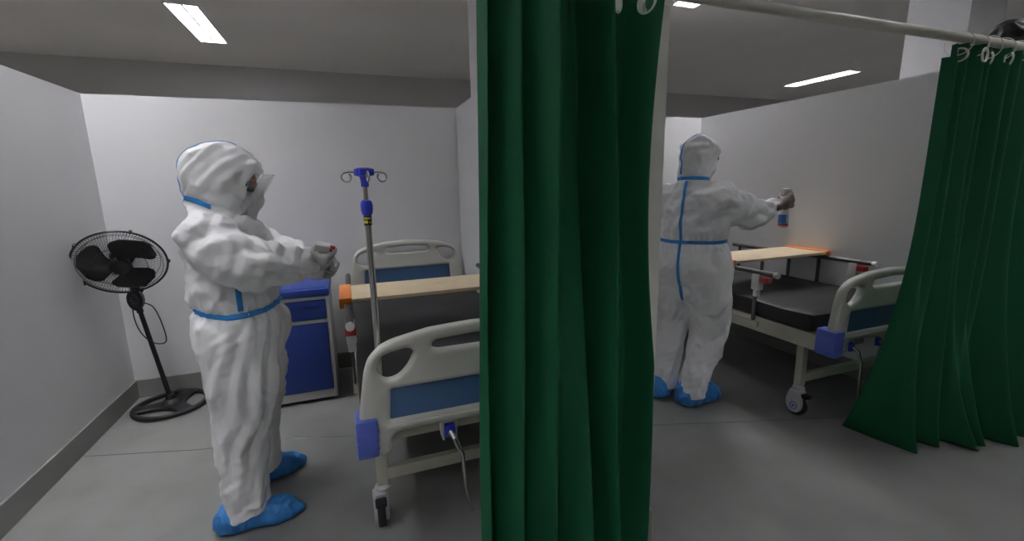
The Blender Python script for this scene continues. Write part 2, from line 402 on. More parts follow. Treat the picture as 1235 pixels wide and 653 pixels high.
def person(label, loc, rz, J, glove, tall):
    root = thing('person', label, 'person', loc, rz)
    tn = J.get('turn', 0); cT, sT = math.cos(tn), math.sin(tn); px_ = J['head'][0]-.03
    def unturn(P): return [px_+(P[0]-px_)*cT+P[1]*sT, -(P[0]-px_)*sT+P[1]*cT, P[2]]
    TM = Matrix.Translation((px_, 0, 0)) @ Matrix.Rotation(tn, 4, 'Z') @ Matrix.Translation((-px_, 0, 0)) @ Matrix.Translation((J['head'][0], 0, J['head'][1])) @ Matrix.Scale(J['hs'], 4) @ Matrix.Translation((-J['head'][0], 0, -J['head'][1]))
    hx, hz = J['head']; zw = J['waist']; zn = J['neck']
    def f(P):
        x, y, z = P
        d = cone(P, (J['hip'][0], 0, J['hip'][1]), (J['chest'][0], 0, J['chest'][1]), J['hip'][2], J['chest'][2], J['wide'])
        d = smin(d, ell(P, (J['hip'][0]-.005, 0, J['hip'][1]-.06), (J['hip'][2]+.004, J['hip'][2]*J['wide']+.005, .19)), .05)
        d = smin(d, cone(P, (J['chest'][0]-.01, -.15, J['sh'][1]-.03), (J['chest'][0]-.01, .15, J['sh'][1]-.03), .105, .105), .07)
        # blouse above the elastic waist
        d = d + .012*np.exp(-((z-zw+J['sag']*np.clip(np.abs(y)/.18, 0, 1)**2)/.022)**2) - .010*np.exp(-((z-zw-.085)/.05)**2)
        for leg in J['legs']:
            ld = 9
            for (a, ra), (c, rc) in zip(leg, leg[1:]): ld = smin(ld, cone(P, a, c, ra, rc), .02) if not np.isscalar(ld) else cone(P, a, c, ra, rc)
            d = smin(d, ld, .035)
        for arm in J['arms']:
            ad = 9
            for (a, ra), (c, rc) in zip(arm, arm[1:]): ad = smin(ad, cone(P, a, c, ra, rc), .03) if not np.isscalar(ad) else cone(P, a, c, ra, rc)
            d = smin(d, ad, .035)
        # neck and hood
        d = smin(d, cone(P, (J['chest'][0]+.01, 0, J['sh'][1]), (hx-.035, 0, zn+.02), .115, .098), .05)
        Q = unturn(P); hb = J['boxy']; hs = J['hs']
        Q = [hx+(Q[0]-hx)/hs, Q[1]/hs, hz+(Q[2]-hz)/hs]
        hd = ell(Q, (hx, 0, hz), (.148, J['hw'], .150))
        hd = smin(hd, cone(Q, (hx-.045, 0, hz-.075), (hx-.02, 0, hz-.02), J['hw']-.024, J['hw']-.002), .05)
        hd = smin(hd, cone(Q, (hx-.06-.03*hb, 0, hz+.03+.03*hb), (hx-.02, 0, hz+.05), .075, .09), .04)
        hd = smin(hd, cone(Q, (hx+.085, -.045, hz+.040), (hx+.085, .045, hz+.040), .048, .048), .035)*hs   # brow of the hood
        d = smin(d, hd, .022)
        d = d + .012*np.exp(-((z-zn+J['necktilt']*(x-hx+.14))/.016)**2)*(np.hypot(x-hx, y) < .16)
        # the opening for the face
        op = smax(ell(Q, (hx+.150, 0, hz-.062), (.112, .086, .108)), Q[2]-(hz+.012), .012)*hs
        d = smax(d, -op, .012)
        for leg in J['legs']:
            fx = leg[-1][0][0]; d = smax(d, np.where((y > 0) == (leg[-1][0][1] > 0), .070+.22*np.clip(x-fx, -.05, .12)-z, -1), .008)
        return d
    def disp(v):
        x, y, z = v.T; N = len(v)
        leg = np.clip((zw-z)/.06, 0, 1); hood = np.clip((z-zn)/.03, 0, 1); mid = (1-leg)*(1-hood)
        wv = np.stack([noise3(v*4+k) for k in (0, 17, 31)], 1)*.35
        tq = (x*np.sign(y)*-1*1.0 - .30*z*np.sign(-y) + .55*y)/.082 + .55*wv[:, 0]*3
        diag = (np.abs((tq % 1)-.5)*2-.5)*.017*np.clip(noise3(v*3.3+41)*2.0+.65, 0, 1)*np.clip((z-.12)/.25, 0, 1)
        lc = crumple(v, .085, 0, 5, (1, 1, .22), .55)*.13 + crumple(v, .05, 12, 3, (1, 1, .3), .5)*.10 + diag + crumple(v, .06, 20, 3)*.11*np.clip((.34-z)/.2, 0, 1)
        tc_ = crumple(v, .13, 5, 5, (1, 1, 1), .25)*.105 + crumple(v, .055, 16, 4, (1, 1, 1), .3)*.17
        hc_ = crumple(v, .10, 10, 5, (1, 1, 1), .25)*.125 + crumple(v, .05, 24, 4)*.13
        a = leg*lc + mid*tc_ + hood*hc_ + .004*noise3(v*6)
        ang = np.arctan2(y, x)
        a += .0035*np.sin(ang*34+2*noise3(v*9)*3)*np.exp(-((z-zw)/.055)**2)
        return a-.003
    ys = [c[0][1] for a in J['arms'] for c in a] + [-.34, .34]; xs_ = [c[0][0] for a in J['arms'] for c in a] + [-.3, .3]
    cov, v, q = sdf_obj('coverall', f, (min(xs_)-.13, min(ys)-.13, .03), (max(xs_)+.13, max(ys)+.13, hz+.20), .0065, M_suit, root, disp)
    bvh = BVHTree.FromPolygons([Vector(c) for c in v], [tuple(int(i) for i in t) for t in q])
    # blue tape over the seams
    ct = [math.radians(a) for a in range(0, 360, 5)]
    ribbon('waist_tape', bvh, [((J['hip'][0]+.01, 0, zw+J['tilt']*math.cos(t)-J['sag']*math.sin(t)**2), (math.cos(t), math.sin(t), 0), (0, 0, 1)) for t in ct], .020, M_tape, cov, closed=True)
    ct = [math.radians(a) for a in range(*J['neckarc'])]
    ribbon('neck_tape', bvh, [((hx-.035, 0, zn-J['necktilt']*(.105+.11*math.cos(t))+.002), (math.cos(t), math.sin(t), 0), (0, 0, 1)) for t in ct], .019, M_tape, cov)
    zz = np.arange(J['seam_low'], zn-.005, .012)
    ribbon('back_seam_tape', bvh, [((J['hip'][0] if z_ < zw else J['chest'][0], 0, z_), (-1, 0, 0), (0, 1, 0)) for z_ in zz], .017, M_tape, cov)
    tt = [math.radians(a) for a in range(62, 225, 4)]
    ribbon('hood_seam_tape', bvh, [(TM @ Vector((hx-.01, 0, hz)), TM.to_3x3() @ Vector((math.cos(t), 0, math.sin(t))), TM.to_3x3() @ Vector((0, 1, 0))) for t in tt], .015, M_tape, cov)
    for s in (-1, 1) if J['side'] else ():
        zz = np.arange(zw, zw+.105, .012)
        ribbon('side_seam_tape', bvh, [((J['hip'][0], 0, z_), (J['side'], s, 0), (1, 0, 0)) for z_ in zz], .019, M_tape, cov)
    # head inside the hood
    def hf(P):
        d = ell(P, (hx+.018, 0, hz-.01), (.098, .078, .112))
        d = smin(d, cone(P, (hx+.02, 0, hz-.05), (hx+.055, 0, hz-.10), .07, .035), .03)
        d = smin(d, cone(P, (hx+.108, 0, hz-.035), (hx+.124, 0, hz-.068), .010, .015), .015)
        for s in (-1, 1):
            d = smax(d, -ell(P, (hx+.108, s*.032, hz-.024), (.018, .022, .013)), .01)
            d = np.minimum(d, ell(P, (hx+.092, s*.032, hz-.024), (.013, .013, .013)))
            d = smin(d, ell(P, (hx+.005, s*.078, hz-.04), (.020, .012, .034)), .008)
        d = smax(d, -ell(P, (hx+.122, 0, hz-.098), (.012, .024, .003)), .004)
        return smin(d, cone(P, (hx-.01, 0, hz-.06), (hx-.03, 0, zn-.06), .062, .06), .03)
    hd, _, _ = sdf_obj('head', hf, (hx-.12, -.12, zn-.1), (hx+.17, .12, hz+.13), .006, M_skin, root)
    hd.data.transform(TM)
    def mf(P):
        d = ell(P, (hx+.042, 0, hz-.090), (.082, .078, .070))
        d = smin(d, cone(P, (hx+.075, 0, hz-.060), (hx+.092, 0, hz-.085), .032, .032), .03)
        d = smin(d, cone(P, (hx-.01, 0, hz-.10), (hx+.03, 0, hz-.14), .090, .066), .03)
        return smax(d, -(ell(P, (hx+.0, 0, hz-.01), (.094, .074, .108))), .004)
    mk, _, _ = sdf_obj('face_mask', mf, (hx-.13, -.13, hz-.24), (hx+.18, .13, hz+.02), .006, M_mask, root, lambda v: ridge(v*13)*.007)
    # goggles
    b = B()
    loop = rounded([(-.078, .020), (.078, .020), (.080, -.018), (.022, -.030), (0, -.012), (-.022, -.030), (-.080, -.018)], .018, 4)
    bend = lambda yy, zz_, off: (hx+.118-9.0*yy*yy+off, yy, hz-.022+zz_)
    tube(b, [bend(p[0], p[1], 0) for p in loop], .0065, 8, closed=True)
    gg = obj('goggles', b, J['goggle'], root)
    b = B(); vs = [b.verts.new(bend(p[0], p[1], .003)) for p in loop]; c = b.verts.new((hx+.123, 0, hz-.02))
    for i in range(len(vs)): b.faces.new((vs[i], vs[(i+1) % len(vs)], c))
    obj('lens', b, M_lens, gg)
    for s in (-1, 1):
        b = B(); tube(b, [bend(s*.078, .0, 0), (hx+.095, s*.074, hz-.022), (hx+.055, s*.080, hz-.020), (hx+.0, s*.082, hz-.016)], [.018, .017, .009, .006], 10); obj('strap', b, M_gogb, gg)
    if J.get('shield'):
        b = B(); rows = []
        for i in range(9):
            t = i/8; row = []
            for k in range(-8, 9):
                a = k/8*.80; r = .112
                row.append(b.verts.new((hx+.075+r*math.cos(a)*1.05-.105*t, r*math.sin(a), hz+.015-.170*t)))
            rows.append(row)
        for r0, r1 in zip(rows, rows[1:]):
            for k in range(16): b.faces.new((r0[k], r0[k+1], r1[k+1], r1[k]))
        o = obj('face_shield', b, M_shield, root); md = o.modifiers.new('thick', 'SOLIDIFY'); md.thickness = .0012
    mk.data.transform(TM); gg.data.transform(TM)
    for o in gg.children: o.data.transform(TM)
    for hl, hr, side in J['hands']:
        o, _, _ = sdf_obj('glove', lambda P: grip_hand(P, 1.0, side), (-.15, -.075, -.065), (.085, .075, .07), .0035, glove, root)
        o.location = hl; o.rotation_euler = hr
    for sl, sr in J['feet']:
        rnd = random.random()*9
        o, _, _ = sdf_obj('shoe_cover', shoe_sdf, (-.2, -.1, -.01), (.23, .1, .19), .006, M_shoe, root,
                          lambda v: np.where(v[:, 2] > .012, ridge(v*np.array([24, 24, 13])+rnd)*.0085-.002, 0))
        o.location = (sl[0], sl[1], 0); o.rotation_euler = (0, 0, sr); o.scale = (1, J.get('fscale', 1), J.get('fscale', 1))
    return root

from mathutils import Euler
TILT = Euler((.62, .30, 0)).to_matrix()
J1 = dict(head=(.012, 1.500), hs=1, sag=.018, neck=1.425, waist=.975, tilt=-.008, hip=(.005, .90, .172), chest=(-.012, 1.20, .160), sh=(0, 1.298), wide=1.14, seam_low=.70, side=.22, boxy=.35, hw=.124, neckarc=(88, 273, 5), necktilt=.36,
          legs=[[((0.0, -.10, .82), .150), ((.008, -.115, .66), .143), ((-.010, -.125, .50), .120), ((-.030, -.135, .33), .098), ((-.038, -.14, .20), .090), ((-.038, -.14, .085), .092)],
                [((0.0, .10, .82), .150), ((.008, .12, .66), .140), ((-.005, .14, .50), .118), ((-.020, .16, .33), .098), ((-.03, .17, .20), .088), ((-.03, .17, .085), .09)]],
          arms=[[((-.025, -.165, 1.265), .103), ((.045, -.235, 1.200), .098), ((.145, -.240, 1.165), .092), ((.235, -.185, 1.150), .076), ((.290, -.130, 1.135), .050), ((.305, -.115, 1.133), .042)],
                [((-.025, .165, 1.245), .105), ((.08, .235, 1.165), .100), ((.18, .220, 1.135), .092), ((.245, .12, 1.120), .066), ((.30, .06, 1.110), .046), ((.31, .05, 1.108), .040)]],
          hands=[((.352, -.070, 1.158), (TILT @ Matrix.Rotation(.45, 3, 'Z')).to_euler(), 1), ((.362, .01, 1.100), (TILT @ Matrix.Rotation(-.6, 3, 'Z')).to_euler(), -1)],
          feet=[((-.010, -.145), 0.0), ((-.02, .185), .38)], shield=True, goggle=M_dgrey)
person('person in white coverall with face shield standing on the left beside the blue cabinet', (-.475, 2.18, 0), 0, J1, M_glove_g, 1.65)
A2 = -.49
ca, sa = math.cos(A2), math.sin(A2)
shx, shy = -.01, -.185
def al(r, dz): return (shx+r*ca, shy+r*sa, dz)
J2 = dict(head=(.035, 1.603), hs=.86, sag=0, neck=1.470, waist=1.085, tilt=0, hip=(0, .98, .168), chest=(0, 1.28, .160), sh=(0, 1.360), wide=1.36, seam_low=.70, side=0, boxy=.2, hw=.112, turn=-.55, neckarc=(75, 290, 5), necktilt=.06,
          legs=[[((0, -.11, .90), .155), ((.01, -.125, .72), .142), ((.055, -.135, .50), .118), ((.02, -.125, .36), .104), ((-.045, -.105, .22), .086), ((-.060, -.095, .085), .084)],
                [((0, .11, .90), .155), ((.01, .13, .72), .142), ((.03, .125, .50), .120), ((.0, .12, .33), .106), ((-.015, .12, .20), .096), ((-.02, .12, .085), .094)]],
          arms=[[((shx, shy+.01, 1.345), .100), (al(.12, 1.285), .104), (al(.23, 1.245), .096), (al(.33, 1.255), .073), (al(.40, 1.278), .047), (al(.42, 1.283), .040)],
                [((-.01, .19, 1.345), .100), ((.02, .27, 1.20), .095), ((.07, .29, 1.08), .090), ((.17, .27, 1.03), .070), ((.25, .25, 1.02), .047), ((.27, .245, 1.02), .04)]],
          hands=[(al(.515, 1.315), (0, -.25, A2+.25), 1), ((.385, .225, 1.03), (0, 0, 0), -1)],
          fscale=1.2, feet=[((.005, -.105), -.45), ((.0, .14), .0)], goggle=M_gogb)
P2 = (2.055, 2.282, 0); R2 = math.radians(28)
person('person in white coverall seen from behind beside the right bed, right arm stretched out', P2, R2, J2, M_glove_b, 1.73)

# ------------------------------------------------------------------ spray bottles held in the hands
def spray_bottle(label, loc, rz, tip, body_m, lab, low=-.172):
    t = thing('spray_bottle', label, 'spray bottle', loc, rz)
    b = B(); lathe(b, [(.001, low), (.026, low), (.030, low+.004), (.030, -.085), (.027, -.065), (.017, -.045), (.0125, -.038), (.0125, .038), (.014, .04)], n=24); obj('bottle_body', b, body_m, t)
    if lab:
        b = B()
        for i in range(14):
            a0, a1 = [math.radians(-265+ 150*k/14) for k in (i, i+1)]
            b.faces.new([b.verts.new((.0306*math.cos(a), .0306*math.sin(a), z_)) for a, z_ in ((a0, -.145), (a1, -.145), (a1, -.088), (a0, -.088))])
        obj('blue_label', b, M_label, t)
        b = B()
        for i in range(14):
            a0, a1 = [math.radians(-115+150*k/14) for k in (i, i+1)]
            b.faces.new([b.verts.new((.0306*math.cos(a), .0306*math.sin(a), z_)) for a, z_ in ((a0, -.145), (a1, -.145), (a1, -.088), (a0, -.088))])
        obj('pale_label', b, M_labelw, t)
        b = B(); lathe(b, [(.0307, -.160), (.0307, -.146)], n=24); obj('red_band', b, M_red, t)
    b = B(); box(b, -.032, .030, -.014, .014, .040, .078, .007); lathe(b, [(.016, .030), (.016, .045)], n=20); hd = obj('trigger_head', b, M_white, t)
    b = B(); tube(b, [(.028, 0, .066), (.050, 0, .066)], [.010, .008], 12); obj('nozzle', b, tip, hd)
    b = B(); tube(b, [(.026, 0, .050), (.046, 0, .038), (.050, 0, .015), (.044, 0, -.004)], [.006, .006, .005, .004], 8); obj('trigger', b, tip, hd)
    return t
spray_bottle('white spray bottle with red nozzle held by the person on the left', (-.475+.352, 2.18-.070, 1.158), .1, M_red, M_bottle, False, -.125).rotation_euler = (TILT @ Matrix.Rotation(.1, 3, 'Z')).to_euler()
h2 = al(.515, 1.315); c2, s2 = math.cos(R2), math.sin(R2)
spray_bottle('spray bottle with blue and red label held out by the person on the right', (P2[0]+h2[0]*c2-h2[1]*s2, P2[1]+h2[0]*s2+h2[1]*c2, 1.318), 0.1, M_white, M_bottle, True)

# ------------------------------------------------------------------ hospital beds
def mirror(pts): return pts + [(-x, z) for x, z in reversed(pts)]
half_out = [(-.365, .452), (-.347, .462), (-.345, .505), (-.322, .535), (0, .540)]
left_side = [(0, .936), (-.18, .926), (-.319, .899), (-.367, .879), (-.408, .838), (-.426, .786), (-.452, .629), (-.458, .56), (-.455, .452)]
outline = half_out[:-1] + [(-x, z) for x, z in reversed(half_out[:-1])] + [(-x, z) for x, z in reversed(left_side)] + left_side[1:]
out_r = rounded(outline, .022, 4)
holeL = rounded([(-.386, .782), (-.372, .838), (-.330, .853), (-.262, .864), (-.238, .845), (-.265, .790), (-.305, .753), (-.350, .746)], .03, 4)
holeR = [(-x, z) for x, z in holeL]
slot = rounded([(-.178, .850), (-.165, .880), (0, .889), (.165, .880), (.178, .850), (.15, .838), (-.15, .838)], .02, 4)
panel = rounded([(-.345, .590), (-.334, .712), (.334, .712), (.345, .590)], .008, 3)
ledge = [(-.35, .560), (-.35, .575), (.35, .575), (.35, .560)]
BOARD = plate_mesh('end_board', [out_r, holeL, holeR, slot, panel], .052, .017)
PANEL = plate_mesh('inlay_panel', [rounded([(-.349, .586), (-.338, .716), (.338, .716), (.349, .586)], .008, 3)], .022, .002)
def bed(label, X0, cranks):
    t = thing('hospital_bed', label, 'bed', (X0, 1.635, 0), 0, 'hospital beds')
    for nm, y, dz in (('footboard', 0, 0), ('headboard', 2.03, .10)):
        o = mobj(nm, BOARD, M_abs, t); o.location = (0, y, dz)
        p = mobj('inlay_panel', PANEL, M_bluepan, o)
        b = B(); box(b, -.36, .36, -.034, .034, .556, .572, .004); l = obj('ledge', b, M_abs, o)
    # corner bumpers
    for sx in (-1, 1):
        b = B(); x0, x1 = sorted((sx*.393, sx*.470)); box(b, x0, x1, -.045, .07, .462, .612, .010)
        for k in range(3): box(b, x0-.0015, x1+.0015, -.0465, .05, .492+k*.033, .496+k*.033)
        obj('corner_bumper', b, M_bumper, t)
    # frame
    for sx in (-1, 1):
        b = B(); x0, x1 = sorted((sx*.415, sx*.452)); box(b, x0, x1, .03, 2.0, .465, .560, .005); obj('side_rail_beam', b, M_steel, t)
    for y in (.045, 1.96):
        b = B(); box(b, -.415, .415, y, y+.04, .468, .545, .005); obj('end_beam', b, M_steel, t)
    b = B(); box(b, -.41, .41, .13, 1.95, .545, .565, .004); obj('mattress_platform', b, M_steel, t)
    for y in (.195, 1.83):
        for sx in (-1, 1):
            b = B(); box(b, sx*.385-.022, sx*.385+.022, y-.022, y+.022, .190, .475, .004); obj('leg', b, M_steel, t)
        b = B(); box(b, -.364, .364, y-.018, y+.018, .212, .265, .004); obj('cross_bar', b, M_steel, t)
        for sx in (-1, 1):
            cx, cy = sx*.40, y
            b = B(); lathe(b, [(.018, .150), (.033, .158), (.034, .178), (.020, .192), (.012, .205)], (sx*.385, cy, 0), n=20)
            # housing: two cheeks and a hood over the wheel
            for s in (-1, 1):
                prof = []
                for k in range(20):
                    a = 2*PI*k/20; prof.append((cy-.012+.052*math.sin(a), .070+.056*math.cos(a)))
                prof = rounded([(cy+.030, .165), (cy-.045, .165), (cy-.060, .12), (cy-.062, .06), (cy-.030, .020), (cy+.020, .018), (cy+.048, .060), (cy+.048, .11)], .03, 4)
                xa, xb = cx+s*.018, cx+s*.031
                A = [b.verts.new((xa, p[0], p[1])) for p in prof]; C = [b.verts.new((xb, p[0]*.9+cy*.1-.001, p[1]*.92+.006)) for p in prof]
                b.faces.new(A); b.faces.new(C[::-1]); n = len(A)
                for k in range(n): b.faces.new((A[k], A[(k+1) % n], C[(k+1) % n], C[k]))
            box(b, cx-.020, cx+.020, cy-.045, cy+.032, .140, .166, .004)
            ca_ = obj('caster', b, M_caster, t)
            b = B(); lathe(b, [(.040, -.0165), (.060, -.016), (.0635, -.010), (.0635, .010), (.060, .016), (.040, .0165)], (cx, cy-.010, .0640), (1, 0, 0), 28); obj('wheel', b, M_rubber, ca_)
            b = B(); box(b, cx-.024, cx+.024, cy-.085, cy-.035, .130, .152, .006); obj('brake_pedal', b, M_black, ca_)
            for s in (-1, 1):
                b = B(); torus(b, (cx+s*.0305, cy-.010, .066), (1, 0, 0), .022, .0035, 24, 6); rg = obj('ring_mark', b, M_ring, ca_)
                b = B(); lathe(b, [(.008, -.0035), (.008, .0035)], (cx+s*.0305, cy-.010, .066), (1, 0, 0), 16); obj('hub_mark', b, M_ring, ca_)
    # crank handles at the foot end
    for cx in cranks:
        b = B(); box(b, cx-.030, cx-.022, -.012, .045, .455, .535, .002); box(b, cx+.022, cx+.030, -.012, .045, .455, .535, .002); box(b, cx-.030, cx+.030, -.012, .045, .527, .536, .002)
        br = obj('crank_bracket', b, M_white, t)
        b = B(); box(b, cx-.021, cx+.021, -.025, .05, .470, .520, .008); obj('crank_socket', b, M_knob, br)
        b = B(); tube(b, [(cx, .40, .493), (cx, -.03, .493), (cx+.010, -.05, .478), (cx+.026, -.055, .43)], .0105, 10)
        tube(b, [(cx+.026, -.055, .435), (cx+.038, -.056, .41), (cx+.046, -.058, .24), (cx+.062, -.062, .165)], .008, 8)
        lathe(b, [(.0, -.010), (.009, -.007), (.009, .007), (0, .010)], (cx+.064, -.062, .158), (0, 1, 0), 12)
        obj('crank_handle', b, M_chrome, br)
    # mattress
    b = B(); box(b, -.450, .450, .105, 1.985, .562, .672, .028)
    bmesh.ops.subdivide_edges(b, edges=[e for e in b.edges if e.calc_length() > .3], cuts=24, use_grid_fill=True)
    for v in b.verts:
        if v.co.z > .62:
            v.co.z += .007*math.sin(v.co.y*9+v.co.x*3)*math.sin(v.co.x*6+1)
    obj('mattress', b, M_matt, t)
    # folding side rails
    for sx in (-1, 1):
        rx = sx*.462
        b = B(); tube(b, [(rx, .355, .862), (rx, 1.575, .862)], .0165, 12); rl = obj('side_rail', b, M_alu, t)
        for y in (.50, .75, 1.0, 1.25, 1.5):
            b = B(); box(b, rx-.006, rx+.006, y-.012, y+.012, .535, .850, .003); obj('rail_post', b, M_alu, rl)
        b = B(); box(b, rx-.010, rx+.010, .46, 1.54, .500, .530, .004)
        for y in (.50, 1.0, 1.5): box(b, min(rx-sx*.002, rx-sx*.02), max(rx-sx*.002, rx-sx*.02), y-.015, y+.015, .495, .545, .003)
        obj('lower_rail', b, M_steel, rl)
        b = B(); box(b, rx-.022, rx+.022, .460, .520, .745, .850, .008); box(b, rx-.018, rx+.018, .475, .505, .700, .750, .006)
        br = obj('rail_bracket', b, M_white, rl)
        b = B(); box(b, rx-.024, rx+.024, .405, .462, .800, .836, .006); obj('red_latch', b, M_red, br)
        b = B(); lathe(b, [(0, -.012), (.019, -.008), (.020, .008), (.017, .02)], (rx, .350, .862), (0, 1, 0), 14); obj('rail_end_cap', b, M_white, rl)
    return t
BL, BR = .435, 2.945
bed('cream hospital bed in the left cubicle, partly hidden by the middle green curtain', BL, (-.12, .12))
bed('cream hospital bed against the right wall of the right cubicle', BR, (-.285, -.05, .2))

def board(label, X0):
    t = thing('overbed_board', label, 'bed board', (X0, 2.50, .8795), 0, 'boards across the bed rails')
    b = B(); box(b, -.462, .462, -.175, .175, .004, .024, .003); obj('board', b, M_wood, t)
    for sx in (-1, 1):
        x0, x1 = sorted((sx*.447, sx*.507)); xa, xb = sorted((sx*.485, sx*.507))
        b = B(); box(b, x0, x1, -.180, .180, .0, .031, .004); box(b, xa, xb, -.180, .180, -.022, .01, .004); obj('end_clip', b, M_orange, t)
board('pale wooden board with orange ends across the rails of the left bed', BL)
board('pale wooden board with orange ends across the rails of the right bed', BR)

# ------------------------------------------------------------------ drip stand
t = thing('iv_pole', 'chrome drip pole with blue hook head rising from the foot of the left bed', 'drip stand', (.070, 1.703, 0))
b = B(); tube(b, [(0, 0, .546), (0, 0, 1.37)], .0125, 14); obj('lower_pole', b, M_chrome, t)
b = B(); tube(b, [(0, 0, 1.36), (0, 0, 1.475)], .009, 12); obj('upper_pole', b, M_chrome, t)
b = B(); lathe(b, [(.013, 1.352), (.018, 1.358), (.0215, 1.375), (.0215, 1.392), (.018, 1.405), (.011, 1.409)], n=20); obj('clamp_collar', b, M_knob, t)
b = B(); lathe(b, [(.0135, 1.455), (.0135, 1.477), (.017, 1.490), (.030, 1.494), (.032, 1.500), (.030, 1.517), (.024, 1.521), (0, 1.522)], n=20)
for k in range(4):
    a = PI/4+k*PI/2 + .5; box(b, .026*math.cos(a)-.009, .026*math.cos(a)+.009, .026*math.sin(a)-.009, .026*math.sin(a)+.009, 1.494, 1.518, .003)
obj('hook_head', b, M_knob, t)
b = B(); lathe(b, [(.0145, 1.318), (.0145, 1.352)], n=20); s_ = obj('sleeve_label', b, M_black, t)
b = B()
for z0, z1, a0, a1 in ((1.340, 1.347, -2.6, -.9), (1.326, 1.335, -2.9, -1.6), (1.326, 1.331, -1.3, -.5)):
    for i in range(8):
        p, q = [a0+(a1-a0)*k/8 for k in (i, i+1)]
        b.faces.new([b.verts.new((.0149*math.cos(a), .0149*math.sin(a), z_)) for a, z_ in ((p, z0), (q, z0), (q, z1), (p, z1))])
obj('yellow_print', b, M_yellow, s_)
for a in (.15, PI/2+.15, PI+.15, 3*PI/2+.15):
    d = Vector((math.cos(a), math.sin(a), 0)); pts = [d*.025+Vector((0, 0, 1.506)), d*.050+Vector((0, 0, 1.507)), d*.062+Vector((0, 0, 1.505))]
    for k in range(1, 12):
        an = PI/2-k*2*PI/12.5; pts.append(d*(.062+.016*math.cos(an)) + Vector((0, 0, 1.489+.016*math.sin(an))))
    b = B(); tube(b, pts, .0034, 8); obj('hook', b, M_chrome, t)

# ------------------------------------------------------------------ bedside cabinet
t = thing('bedside_cabinet', 'blue and grey bedside cabinet standing behind the left person', 'cabinet', (-.395, 3.16, 0))
hw = .235
b = B(); box(b, -hw, -hw+.022, 0, .45, .025, .745, .004); box(b, hw-.022, hw, 0, .45, .025, .745, .004)
box(b, -hw+.02, hw-.02, .43, .45, .03, .745); box(b, -hw+.02, hw-.02, .004, .44, .025, .085, .004); box(b, -hw+.02, hw-.02, .002, .03, .565, .590, .003); box(b, -hw+.02, hw-.02, .002, .44, .725, .748, .003)
obj('body', b, M_cabgrey, t)
b = B(); box(b, -hw-.006, hw+.006, -.012, .462, .748, .800, .010); box(b, -hw+.015, hw-.015, .02, .44, .796, .806, .004); obj('top', b, M_cabblue, t)
b = B(); box(b, -hw+.024, hw-.024, -.006, .42, .593, .722, .004); dr = obj('drawer', b, M_cabblue, t)
b = B(); box(b, -hw+.06, hw-.06, -.012, -.004, .680, .697, .004); obj('drawer_grip', b, M_cabblue, dr)
b = B(); box(b, -hw+.024, hw-.024, -.006, .02, .088, .562, .004); dd = obj('door', b, M_cabblue, t)
b = B(); lathe(b, [(.001, -.012), (.05, -.010), (.055, -.004)], (-.10, 0, .562), (0, 1, 0), 20)
for v in list(b.verts):
    if v.co.z > .5615: v.co.z = .5615
obj('door_grip', b, M_black, dd)
for sx in (-1, 1):
    for y in (.04, .41):
        b = B(); lathe(b, [(.016, -.012), (.0165, 0), (.016, .012)], (sx*.20, y, .0168), (1, 0, 0), 16); box(b, sx*.20-.004, sx*.20+.004, y-.006, y+.006, .016, .03); obj('foot_wheel', b, M_dgrey, t)

# ------------------------------------------------------------------ standing fan
FX, FY = -1.240, 3.495
t = thing('standing_fan', 'black standing fan with round cage in the left corner', 'fan', (FX, FY, 0), math.radians(-6))
def ring2(r, c=(0, 0), n=48, sx=1, sy=1): return [(c[0]+r*sx*math.cos(2*PI*k/n), c[1]+r*sy*math.sin(2*PI*k/n)) for k in range(n)]
def sector_hole(a):
    w = .80; arc = [(.188*math.cos(a+q), .188*math.sin(a+q)) for q in np.linspace(-w, w, 15)]
    return rounded([(.105*math.cos(a+w*.72), .105*math.sin(a+w*.72)), (.080*math.cos(a), .080*math.sin(a)), (.105*math.cos(a-w*.72), .105*math.sin(a-w*.72))] + arc, .02, 3)
pl = plate_mesh('base', [ring2(.222)] + [sector_hole(math.radians(a)+.1) for a in (252, 12, 132)], .026, .010, axis='z')
bs = mobj('base', pl, M_black, t); bs.location = (0, 0, .017)
b = B(); lathe(b, [(.062, .026), (.055, .042), (.030, .058), (.024, .085), (.018, .09)], n=24); obj('base_hub', b, M_black, t)
lean = Vector((-.082, -.02, .70))
p0, p1 = Vector((0, 0, .06)), Vector((-.090, -.02, .80))
pt = lambda k: p0 + (p1-p0)*k
b = B(); tube(b, [pt(0), pt(.86)], [.0145, .0135], 14); tube(b, [pt(.84), pt(.92)], [.019, .019], 14); obj('pole', b, M_black, t)
hc = Vector((-.062, -.150, 1.030))          # cage centre
ax = Vector((.30, -.93, -.50)).normalized()   # facing the room, tipped downwards
U = Vector((0, 0, 1)).cross(ax).normalized(); V = ax.cross(U)
cbz = pt(.96)
b = B(); 
ell_pts = [(.042*math.cos(a), .068*math.sin(a)) for a in np.linspace(0, 2*PI, 24, endpoint=False)]
for off, sc in ((.0, .86), (.008, 1.0), (.045, 1.0), (.055, .8)):
    pass
rings = []
fv = Vector((.25, -.97, 0)).normalized(); lv = Vector((.97, .25, 0))
for off, sc in ((.035, .84), (.028, 1.0), (-.020, 1.0), (-.030, .8)):
    rings.append([b.verts.new(cbz + lv*(px*sc) + Vector((0, 0, pz*sc*1.02)) + fv*off - Vector((.004, 0, 0))*(pz/.068)) for px, pz in ell_pts])
for r0, r1 in zip(rings, rings[1:]):
    for k in range(24): b.faces.new((r0[k], r0[(k+1) % 24], r1[(k+1) % 24], r1[k]))
b.faces.new(rings[0]); b.faces.new(rings[-1][::-1])
cb = obj('control_box', b, M_black, t)
b = B()
pl_ = [cbz + lv*(.022*math.cos(a)) + Vector((0, 0, .040*math.sin(a)+.004)) + fv*.0362 for a in np.linspace(0, 2*PI, 20, endpoint=False)]
